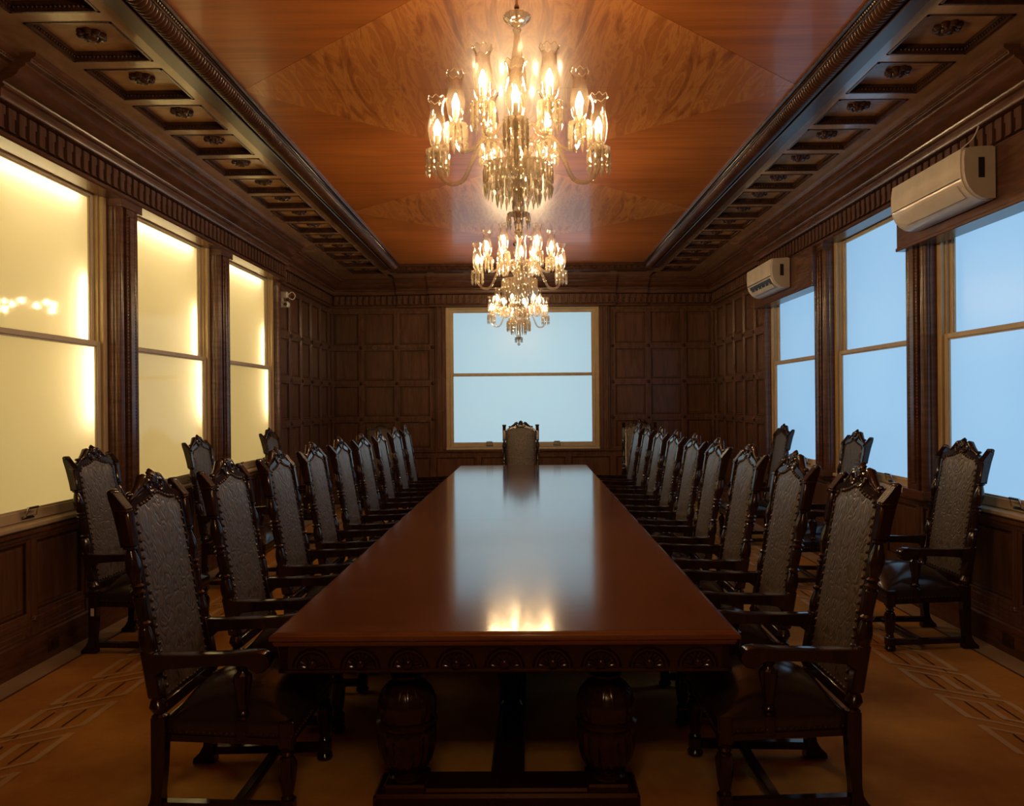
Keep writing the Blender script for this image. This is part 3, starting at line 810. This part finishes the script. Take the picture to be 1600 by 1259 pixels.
for i, y in enumerate((5.28, 7.02, 9.0)):
    lb = ['carved leather armchair against the left wall under the nearest yellow window', 'carved leather armchair against the left wall under the middle yellow window', 'carved leather armchair against the left wall under the farthest yellow window'][i]
    o = put(-2.585, y, (-1.5, 2, 1)[i], lb, 'armchairs against the left wall')
    if i == 0: A0 = o
for i, y in enumerate((5.22, 6.92, 8.85)):
    lb = ['carved leather armchair against the right wall below the nearest blue window', 'carved leather armchair against the right wall below the middle blue window', 'carved leather armchair against the right wall below the farthest blue window'][i]
    put(2.615, y, 180+(2, -2, -1)[i], lb, 'armchairs against the right wall')
put(-.035, 11.06, -90, 'carved armchair at the head of the table, in front of the end window')
put(1.78, 11.70, -97, 'carved armchair in the far right corner, standing against the end wall')
t = MB(); t.cbox(-.2105, -.2055+.0, -.2, -.2, 0, 0); t = MB()
t.cbox(-.246, -.224, -.2665, -.2640, .245, .295, .0008); t.build('inventory_tag', M['tagwhite'], A0)
# the plain arched-back chair in the far left corner
pc = empty('armchair_plain', (-2.24, 11.72, .004), math.radians(-90)); pc.name = 'arched_armchair'
tag(pc, 'armchair with a wide plain arched back in the far left corner by the end wall', 'chair')
before = set(bpy.data.objects)
back_parts(pc, .212, 1.27, post=False); seat_parts(pc)
for o in set(bpy.data.objects)-before:
    if o.name.startswith('crest'): bpy.data.objects.remove(o)

# ------------------------------------------------------------------ table
tyaw = math.atan2(.08, TB-TF)
T = empty('boardroom_table', (tcx((TF+TB)/2), (TF+TB)/2, 0), -tyaw)
tag(T, 'very long polished mahogany boardroom table with bulbous turned legs', 'table')
HWt = .902; HL = (TB-TF)/2
seams = [-HL, 5.78-(TF+TB)/2, 8.19-(TF+TB)/2, HL]
for i in range(3):
    a, b = seams[i], seams[i+1]; t = MB()
    e0 = 0 if i else .0; g = .0012
    prof = [(0,.742),(HWt-.022,.742),(HWt-.014,.738),(HWt-.010,.734),(HWt-.002,.730),(HWt,.722),(HWt-.001,.714),(HWt-.012,.706),(HWt-.012,.700),(HWt-.018,.690),(HWt-.022,.688),(0,.688)]
    P2 = prof[1:-1]; full = [(x, z) for x, z in P2]+[(-x, z) for x, z in P2[::-1]]
    ya, yb = a+(g if i else 0), b-(g if i < 2 else 0)
    if i == 0:      # moulded near edge: loft in y as well
        n = len(P2); 
    t.prism(full, ya+(.0225 if i == 0 else 0), yb-(.0225 if i == 2 else 0), 'y')
    if i in (0, 2):
        s = -1 if i == 0 else 1; E = a if i == 0 else b
        pf = [(E-s*(HWt-x), z) for x, z in P2]
        # mitred end moulding as successive boxes
        vs = []; m = len(P2)
        for (x, z) in P2: vs.append((-x, E-s*(HWt-x), z))
        for (x, z) in P2: vs.append((x, E-s*(HWt-x), z))
        inn = E-s*.024
        vs += [(-HWt+.022, inn, .742), (HWt-.022, inn, .742), (-HWt+.022, inn, .688), (HWt-.022, inn, .688)]
        fs = [(k, k+1, m+k+1, m+k) for k in range(m-1)]
        fs += [(0, m, 2*m+1, 2*m), (m-1, 2*m-1, 2*m+3, 2*m+2)]
        # corner fill between side moulding and end moulding
        for sx in (-1, 1):
            k0 = 0 if sx < 0 else m; b0 = len(vs)
            for (x, z) in P2: vs.append((sx*x, inn, z))
            for k in range(m-1): fs.append((k0+k, k0+k+1, b0+k+1, b0+k))
        t.add(vs, fs)
    t.build('table_top', M['tabletop'], T, ang=7)
ap = MB(); ai = .868; az0, az1 = .588, .689
for s in (-1, 1):
    ap.box(s*ai, s*(ai-.03), -HL+.034, HL-.034, az0, az1); ap.box(-ai, ai, s*(HL-.034), s*(HL-.064), az0, az1)
    ap.cbox(s*(ai+.006), s*(ai-.02), -HL+.028, HL-.028, az0-.006, az0+.006, .002)
    ap.cbox(-ai-.006, ai+.006, s*(HL-.028), s*(HL-.06), az0-.006, az0+.006, .002)
def lunette(place):
    m = MB()
    n = 14
    for (r0, r1, h) in ((.080, .070, .006), (.062, .056, .004)):
        vs = []; 
        for i in range(n+1):
            a = PI*i/n
            for (r, d) in ((r0, 0), ((r0+r1)/2, h), (r1, 0)): vs.append((r*math.cos(a), d, r*math.sin(a)*.98))
        m.add(vs, [(i*3+k, i*3+k+1, (i+1)*3+k+1, (i+1)*3+k) for i in range(n) for k in range(2)])
    for i in range(9):
        a = PI*(i+.5)/9; p0 = (.022*math.cos(a), .002, .022*math.sin(a)); p1 = (.052*math.cos(a), .004, .052*math.sin(a))
        m.tube([p0, ((p0[0]+p1[0])/2, .005, (p0[2]+p1[2])/2), p1], [.003, .0055, .004], 6)
    m.sphere((0, .004, .016), .021, 12, 8, (1, .9, 1))
    return m
lu = lunette(None)
for i in range(9):
    x = (i-4)*.186
    merge(ap, lu, lambda a, b, c, x=x: (x+a, -HL+.034-b, az0+.012+c))
    merge(ap, lu, lambda a, b, c, x=x: (x+a, HL-.034+b, az0+.012+c))
k = -HL+.16
while k < HL-.1:
    for s in (-1, 1): merge(ap, lu, lambda a, b, c, k=k, s=s: (s*(ai+b), k+a, az0+.012+c))
    k += .186
ap.build('apron', M['tablewood'], T)
legp = [(.060,.10),(.075,.108),(.075,.118),(.060,.128),(.064,.136),(.085,.150),(.108,.185),(.119,.225),(.123,.265),(.121,.300),(.110,.318),(.122,.324),(.124,.335),(.108,.345),
        (.112,.36),(.120,.385),(.118,.42),(.104,.455),(.080,.482),(.058,.497),(.050,.505),(.062,.512),(.066,.524),(.054,.534),(.070,.55),(.085,.575),(.085,.590)]
for j, ly in enumerate((-HL+.20, -1.30, 1.30, HL-.20)):
    for s in (-1, 1):
        L = MB(); L.lathe(legp, (s*.405, ly, 0), 48, 16, .09, fz=(.13,.31)); 
        st = MB(); L.lathe([(.118,.352),(.123,.385),(.121,.42),(.107,.455),(.083,.482)], (s*.405, ly, 0), 48, 16, .08, cap=False)
        L.cbox(s*.405-.085, s*.405+.085, ly-.085, ly+.085, .06, .102, .008)
        L.build('leg', M['tablewood'], T)
    b = MB(); b.cbox(-.53, .53, ly-.10, ly+.10, .004, .072, .012); b.cbox(-.50, .50, ly-.08, ly+.08, .062, .085, .010); b.build('base_beam', M['tablewood'], T)
b = MB(); b.cbox(-.07, .07, -HL+.2, HL-.2, .02, .080, .010); b.build('long_stretcher', M['tablewood'], T)
for ly in (-HL+1.0, -1.0+1.3, HL-1.0):
    L = MB(); L.lathe([(.055,.078),(.065,.09),(.05,.11),(.058,.16),(.075,.25),(.078,.30),(.062,.34),(.05,.35),(.065,.37),(.070,.42),(.06,.48),(.05,.51),(.07,.54),(.07,.60),(.07,.689)], (0, ly, 0), 24, 12, .08, fz=(.12,.33))
    L.build('centre_leg', M['tablewood'], T)

# ------------------------------------------------------------------ chandeliers
def pan_mesh(R, n=10):
    m = MB(); m.lathe([(R*.30,.012),(R*.55,.004),(R*.85,.006),(R,.014),(R*1.02,.010),(R*.85,-.002),(R*.5,-.006),(R*.2,-.004)], (0,0,0), 40, n, .10); return m
def prism_mesh(L=.075, r=.0075):
    m = MB(); m.lathe([(.0015,0),(r*.7,-.006),(r,-.012),(r,-L*.62),(r*.55,-L*.66)], (0,0,0), 6)
    m.lathe([(.002,-L*.68),(r*1.15,-L*.82),(r*.9,-L*.9),(.001,-L*1.15)], (0,0,0), 6); m.sphere((0,0,.003), .005, 6, 4); return m
shade_prof = [(.024,0),(.030,.006),(.036,.03),(.041,.06),(.042,.085),(.037,.12),(.031,.150),(.030,.168),(.034,.190),(.042,.208)]
def make_shade():
    m = MB(); n = 64; vs = []; fs = []
    for (r, z) in shade_prof:
        k = max(0, (z-.16)/.05)
        for i in range(n):
            t = 2*PI*i/n; w = math.cos(8*t)
            rr = r*(1+.035*k*w) ; vs.append((rr*math.cos(t), rr*math.sin(t), z+.006*k*w))
    for k in range(len(shade_prof)-1):
        for i in range(n): fs.append((k*n+i, k*n+(i+1) % n, (k+1)*n+(i+1) % n, (k+1)*n+i))
    m.add(vs, fs)
    rim = [(shade_prof[-1][0]*(1+.035*math.cos(8*2*PI*i/n))*math.cos(2*PI*i/n), shade_prof[-1][0]*(1+.035*math.cos(8*2*PI*i/n))*math.sin(2*PI*i/n), .208+.006*math.cos(8*2*PI*i/n)) for i in range(n)]
    m.tube(rim, .0016, 6, mi=1, closed=True)
    return m
MESH = {}
def inst(key, mk, mats, parent, loc, name, rz=0, scale=None):
    if key not in MESH:
        o = mk().build(name, mats, parent, loc=loc); MESH[key] = o.data
    else:
        o = bpy.data.objects.new(name, MESH[key]); COL.objects.link(o); o.parent = parent; o.location = loc
    o.rotation_euler = (0, 0, rz)
    if scale: o.scale = scale
    return o
def spline(pts, n=28):
    out = []; P = [pts[0]]+list(pts)+[pts[-1]]
    segs = len(pts)-1
    for s in range(segs):
        p0, p1, p2, p3 = [Vector(P[s+k]) for k in range(4)]
        for i in range(n//segs+1):
            t = i/(n//segs+1)
            out.append(tuple(.5*((2*p1)+(-p0+p2)*t+(2*p0-5*p1+4*p2-p3)*t*t+(-p0+3*p1-3*p2+p3)*t**3)))
    out.append(tuple(pts[-1])); return out
BULB_H = .085
def chandelier(y, x, label, rz, off=()):
    zb = 2.365
    root = empty('chandelier', (x, y, zb), rz); tag(root, label, 'chandelier', 'crystal chandeliers over the table')
    Z = lambda z: z-zb
    ctop = ZC+.028
    m = MB(); m.lathe([(.006, Z(3.30)), (.006, Z(ctop-.03))], (0,0,0), 10); m.lathe([(.012,Z(ctop-.05)),(.05,Z(ctop-.035)),(.065,Z(ctop-.012)),(.066,Z(ctop))], (0,0,0), 24)
    k = 3.36
    while k < ctop-.06: m.sphere((0,0,Z(k)), .013, 8, 5); k += .055
    m.build('hanging_rod', M['silver'], root)
    m = MB(); m.lathe([(.012,Z(3.272)),(.03,Z(3.283)),(.055,Z(3.300)),(.064,Z(3.318)),(.060,Z(3.322)),(.03,Z(3.318)),(.008,Z(3.33))], (0,0,0), 40, 14, .10); m.build('glass_disc', M['crystal'], root)
    m = MB(); m.lathe([(.018,Z(2.98)),(.030,Z(3.00)),(.042,Z(3.03)),(.040,Z(3.07)),(.028,Z(3.13)),(.017,Z(3.19)),(.013,Z(3.24)),(.020,Z(3.262)),(.010,Z(3.275))], (0,0,0), 32, 12, .12)
    m.lathe([(.030,Z(2.80)),(.022,Z(2.83)),(.034,Z(2.86)),(.040,Z(2.90)),(.028,Z(2.94)),(.016,Z(2.98))], (0,0,0), 32, 12, .12)
    m.lathe([(.020,Z(2.60)),(.038,Z(2.63)),(.050,Z(2.68)),(.050,Z(2.74)),(.036,Z(2.78)),(.028,Z(2.80))], (0,0,0), 32, 12, .1)
    m.lathe([(.010,Z(2.41)),(.024,Z(2.44)),(.030,Z(2.48)),(.020,Z(2.53)),(.030,Z(2.57)),(.020,Z(2.60))], (0,0,0), 24, 8, .1)
    m.build('glass_stem', M['crystal'], root)
    m = MB(); m.sphere((0,0,0), .019, 16, 10); m.tube([(0,0,.015),(0,0,Z(2.41))], .004, 6); m.build('end_ball', M['crystal'], root)
    m = MB(); m.lathe([(.04,Z(2.625)),(.10,Z(2.632)),(.148,Z(2.652)),(.155,Z(2.660)),(.145,Z(2.664)),(.09,Z(2.645)),(.04,Z(2.64))], (0,0,0), 48, 16, .05)
    m.build('centre_dish', M['crystal'], root)
    m = MB(); m.lathe([(.02,Z(2.435)),(.045,Z(2.445)),(.050,Z(2.452)),(.02,Z(2.46))], (0,0,0), 32, 10, .05); m.build('lower_dish', M['crystal'], root)
    pm = prism_mesh(.110, .0075); fr = MB()
    for i in range(30):
        a = 2*PI*i/30; merge(fr, pm, lambda x, y, z, a=a: (x+.148*math.cos(a), y+.148*math.sin(a), z+Z(2.652)))
    for i in range(18):
        a = 2*PI*i/18+.1; merge(fr, pm, lambda x, y, z, a=a: (x+.095*math.cos(a), y+.095*math.sin(a), z*1.15+Z(2.63)))
    pm2 = prism_mesh(.055, .006)
    for i in range(10):
        a = 2*PI*i/10; merge(fr, pm2, lambda x, y, z, a=a: (x+.047*math.cos(a), y+.047*math.sin(a), z+Z(2.447)))
    fr.build('prism_fringe', M['prism'], root, ang=20)['kind'] = 'stuff'
    spec = [(.355, 2.722, 90*i+0, 0) for i in range(4)] + [(.273, 2.835, 60*i+30, 1) for i in range(6)]
    for q, (R, zp, deg, up) in enumerate(spec):
        a = math.radians(deg-90)
        def mk(R=R, zp=zp, up=up):
            m = MB()
            if up: pts = [(.035,0,Z(2.74)), (.085,0,Z(2.80)), (.14,0,Z(2.80)), (.19,0,Z(2.745)), (.245,0,Z(2.73)), (R,0,Z(2.77)), (R,0,Z(zp))]
            else: pts = [(.04,0,Z(2.70)), (.09,0,Z(2.77)), (.145,0,Z(2.785)), (.195,0,Z(2.70)), (.245,0,Z(2.60)), (.31,0,Z(2.59)), (R,0,Z(2.65)), (R,0,Z(zp))]
            m.tube(spline(pts, 42), .0095, 10); return m
        arm = inst('arm%d' % up, mk, M['crystal'], root, (0,0,0), 'arm', a)
        base = (R, 0, Z(zp))
        inst('pan', lambda: pan_mesh(.052), M['crystal'], arm, base, 'drip_pan')
        def mksock():
            m = MB(); m.lathe([(.010,-.03),(.018,-.015),(.013,.0),(.014,.012),(.024,.020),(.027,.034),(.018,.036)], (0,0,0), 24, 8, .1); return m
        inst('sock', mksock, M['crystal'], arm, base, 'socket_cup')
        def mkcan():
            m = MB(); m.lathe([(.011,.030),(.011,.078),(.008,.080)], (0,0,0), 14); return m
        inst('candle', mkcan, M['candle'], arm, base, 'candle_sleeve')
        def mkbulb():
            m = MB(); m.lathe([(.006,.079),(.012,.086),(.0165,.100),(.016,.112),(.010,.130),(.004,.146),(.001,.150)], (0,0,0), 10); return m
        lit = q not in off
        inst('bulb' if lit else 'bulboff', mkbulb, M['bulb'] if lit else M['shade'], arm, base, 'bulb')
        inst('shade', make_shade, [M['shade'], M['crystal']], arm, (R, 0, Z(zp)+.030), 'glass_shade')
        for i in range(10):
            b = 2*PI*i/10
            o = inst('prism', lambda: prism_mesh(.095, .0072), M['prism'], arm, (R+.047*math.cos(b), .047*math.sin(b), Z(zp)+.004), 'prism', b)
    return root
CY = (3.38, 6.50, 9.80, .24)
chandelier(CY[0], -.012, 'largest-looking crystal chandelier, hanging nearest over the front of the table', math.radians(-1), off=(7,))
chandelier(CY[1], -.02, 'middle crystal chandelier of the row over the table', math.radians(3))
chandelier(CY[3], -.01, 'unseen crystal chandelier added directly above the near end of the room, over the viewer', math.radians(8))  # out of view; added to continue the row and give front light
chandelier(CY[2], -.045, 'farthest crystal chandelier, hanging in front of the end window', math.radians(14))

# ------------------------------------------------------------------ air conditioners and the boxed pelmets that carry them
def pelmet(i, y0, y1, label):
    w = Wall(side_map(1)); w.box(y0, y1, 2.775, 3.172, .010, .175, .004); w.box(y0-.006, y1+.006, 2.768, 2.795, .01, .182, .004)
    o = w.build('trim_%d' % (13+i), M['wallh']); tag(o, label, 'pelmet', kind='structure')
pelmet(0, 4.33, 5.99, 'dark wood box below the cornice carrying the near air conditioner')
pelmet(1, 7.74, 9.66, 'dark wood box below the cornice carrying the far air conditioner')
def aircon(y0, y1, label, opened):
    pb = .183
    L = y1-y0
    r = empty('air_conditioner', (HW-pb, (y0+y1)/2, 2.85)); tag(r, label, 'air conditioner', 'wall air conditioners on the right')
    # profile in (depth towards the room, height)
    pr = [(0,.0),(.05,-.004),(.09,.004),(.135,.03),(.170,.070),(.192,.12),(.200,.17),(.202,.25),(.196,.315),(.185,.322),(.0,.322)]
    b = MB(); b.prism([(-d, z) for d, z in pr], -L/2+.03, L/2-.03, 'y'); b.build('body', M['plastic'], r, ang=40)
    for s in (-1, 1):
        e = MB(); pe = [(0,.004),(.05,.0),(.088,.008),(.13,.034),(.163,.073),(.184,.122),(.191,.17),(.192,.25),(.185,.30),(.16,.318),(.02,.326),(.0,.318)]
        e.prism([(-d, z) for d, z in pe], s*(L/2-.035), s*L/2, 'y'); eo = e.build('end_cover', M['plasticdull'], r)
        if s < 0:
            g = MB(); g.cbox(-.105, -.065, -L/2-.0015, -L/2+.004, .13, .255, .001); go = g.build('rating_label', M['dark'], r)
    # front panel seam and flap
    f = MB()
    a, c = (.194,.118), (.174,.072)
    f.prism([(-d, z) for d, z in ((.2025,.128),(.2035,.132),(.2035,.136),(.200,.134))], -L/2+.035, L/2-.035, 'y')
    f.build('panel_seam', M['dark'], r)
    if opened:
        g = MB(); g.prism([(-d, z) for d, z in ((.196,.112),(.180,.074),(.160,.048),(.152,.052),(.172,.080),(.188,.114))], -L/2+.09, L/2-.12, 'y'); g.build('air_outlet', M['dark'], r)
        g = MB(); g.prism([(-d, z) for d, z in ((.176,.050),(.140,.014),(.136,.018),(.172,.054))], -L/2+.09, L/2-.12, 'y')
        for k in range(6):
            yy = -L/2+.15+k*(L-.3)/5; g.box(-.182, -.160, yy-.003, yy+.003, .052, .085)
        g.build('louvre', M['plastic'], r)
    else:
        g = MB(); g.prism([(-d, z) for d, z in ((.1935,.098),(.178,.068),(.140,.024),(.136,.026),(.172,.070),(.190,.100))], -L/2+.08, L/2-.12, 'y'); g.build('louvre', M['plastic'], r)
    return r
aircon(4.72, 5.66, 'large white wall air conditioner nearest the viewer, its louvre closed', False)
aircon(8.36, 9.30, 'white wall air conditioner at the far end, its dark outlet open', True)
w = MB(); w.tube(spline([(2.86,5.02,3.17),(2.84,4.98,3.22),(2.885,4.9,3.28),(2.90,4.86,3.345)], 20), .004, 6)
tag(w.build('power_cable', M['plastic']), 'thin white cable looping from the near air conditioner up to the cornice', 'cable')
# small white security camera at the left, past the last yellow window
r = empty('security_camera', (-3.03, 9.72, 2.88)); tag(r, 'small white security camera on the left wall past the last yellow window', 'security camera')
b = MB(); b.cbox(-.045, .07, -.03, .03, .09, .17, .012); b.cbox(-.02, .01, -.012, .012, .03, .10, .004); b.build('bracket', M['plastic'], r)
b = MB(); b.cbox(-.05, .085, -.045, .045, -.03, .045, .018); b.build('body', M['plastic'], r)
b = MB(); b.lathe([(.022,0),(.022,.012),(.016,.014)], (0,0,0), 16, axis='y'); b.tr(lambda x, y, z: (x+.05, -y-.044, z+.005)); b.build('lens', M['dark'], r)
b = MB(); b.tube(spline([(.07,0,.13),(.12,0,.165),(.16,0,.12),(.13,0,.07),(.07,0,.10)], 24), .005, 6); b.build('cable', M['plastic'], r)
# power sockets low on the baseboards
for (sgn, y, lb) in ((-1, 4.98, 'dark power socket low on the left baseboard beside the near wall chair'), (1, 4.86, 'small power socket low on the right baseboard beside the near wall chair')):
    w = Wall(side_map(sgn)); w.box(y-.055, y+.055, .05, .13, .036, .050, .004); w.box(y-.02, y+.02, .075, .105, .048, .056, .002)
    tag(w.build('power_socket', M['carve']), lb, 'socket')

# ------------------------------------------------------------------ camera, world, render settings
cam = bpy.data.cameras.new('camera'); co = bpy.data.objects.new('camera', cam); COL.objects.link(co)
cam.sensor_width = 36; cam.lens = 1200/1600*36; cam.clip_start = .05
cam.shift_x = -17/1600; cam.shift_y = -.5/1600
co.matrix_world = Matrix.Translation((0, 0, H0)) @ Matrix.Rotation(PI/2, 4, 'X') @ Matrix.Rotation(math.radians(-.5), 4, 'Z')
SC.camera = co
wd = bpy.data.worlds.new('world'); SC.world = wd; wd.use_nodes = True
wd.node_tree.nodes['Background'].inputs[0].default_value = (.5,.65,.9,1); wd.node_tree.nodes['Background'].inputs[1].default_value = .3
vs = SC.view_settings; vs.view_transform = 'Standard'; vs.look = 'None'; vs.gamma = 1; vs.use_curve_mapping = False; vs.exposure = 0.8
cy = SC.cycles
cy.max_bounces = 8; cy.diffuse_bounces = 4; cy.glossy_bounces = 4; cy.transmission_bounces = 4; cy.transparent_max_bounces = 24
cy.caustics_reflective = False; cy.caustics_refractive = False; cy.sample_clamp_indirect = 2.5; cy.use_denoising = True
cy.blur_glossy = 1.0
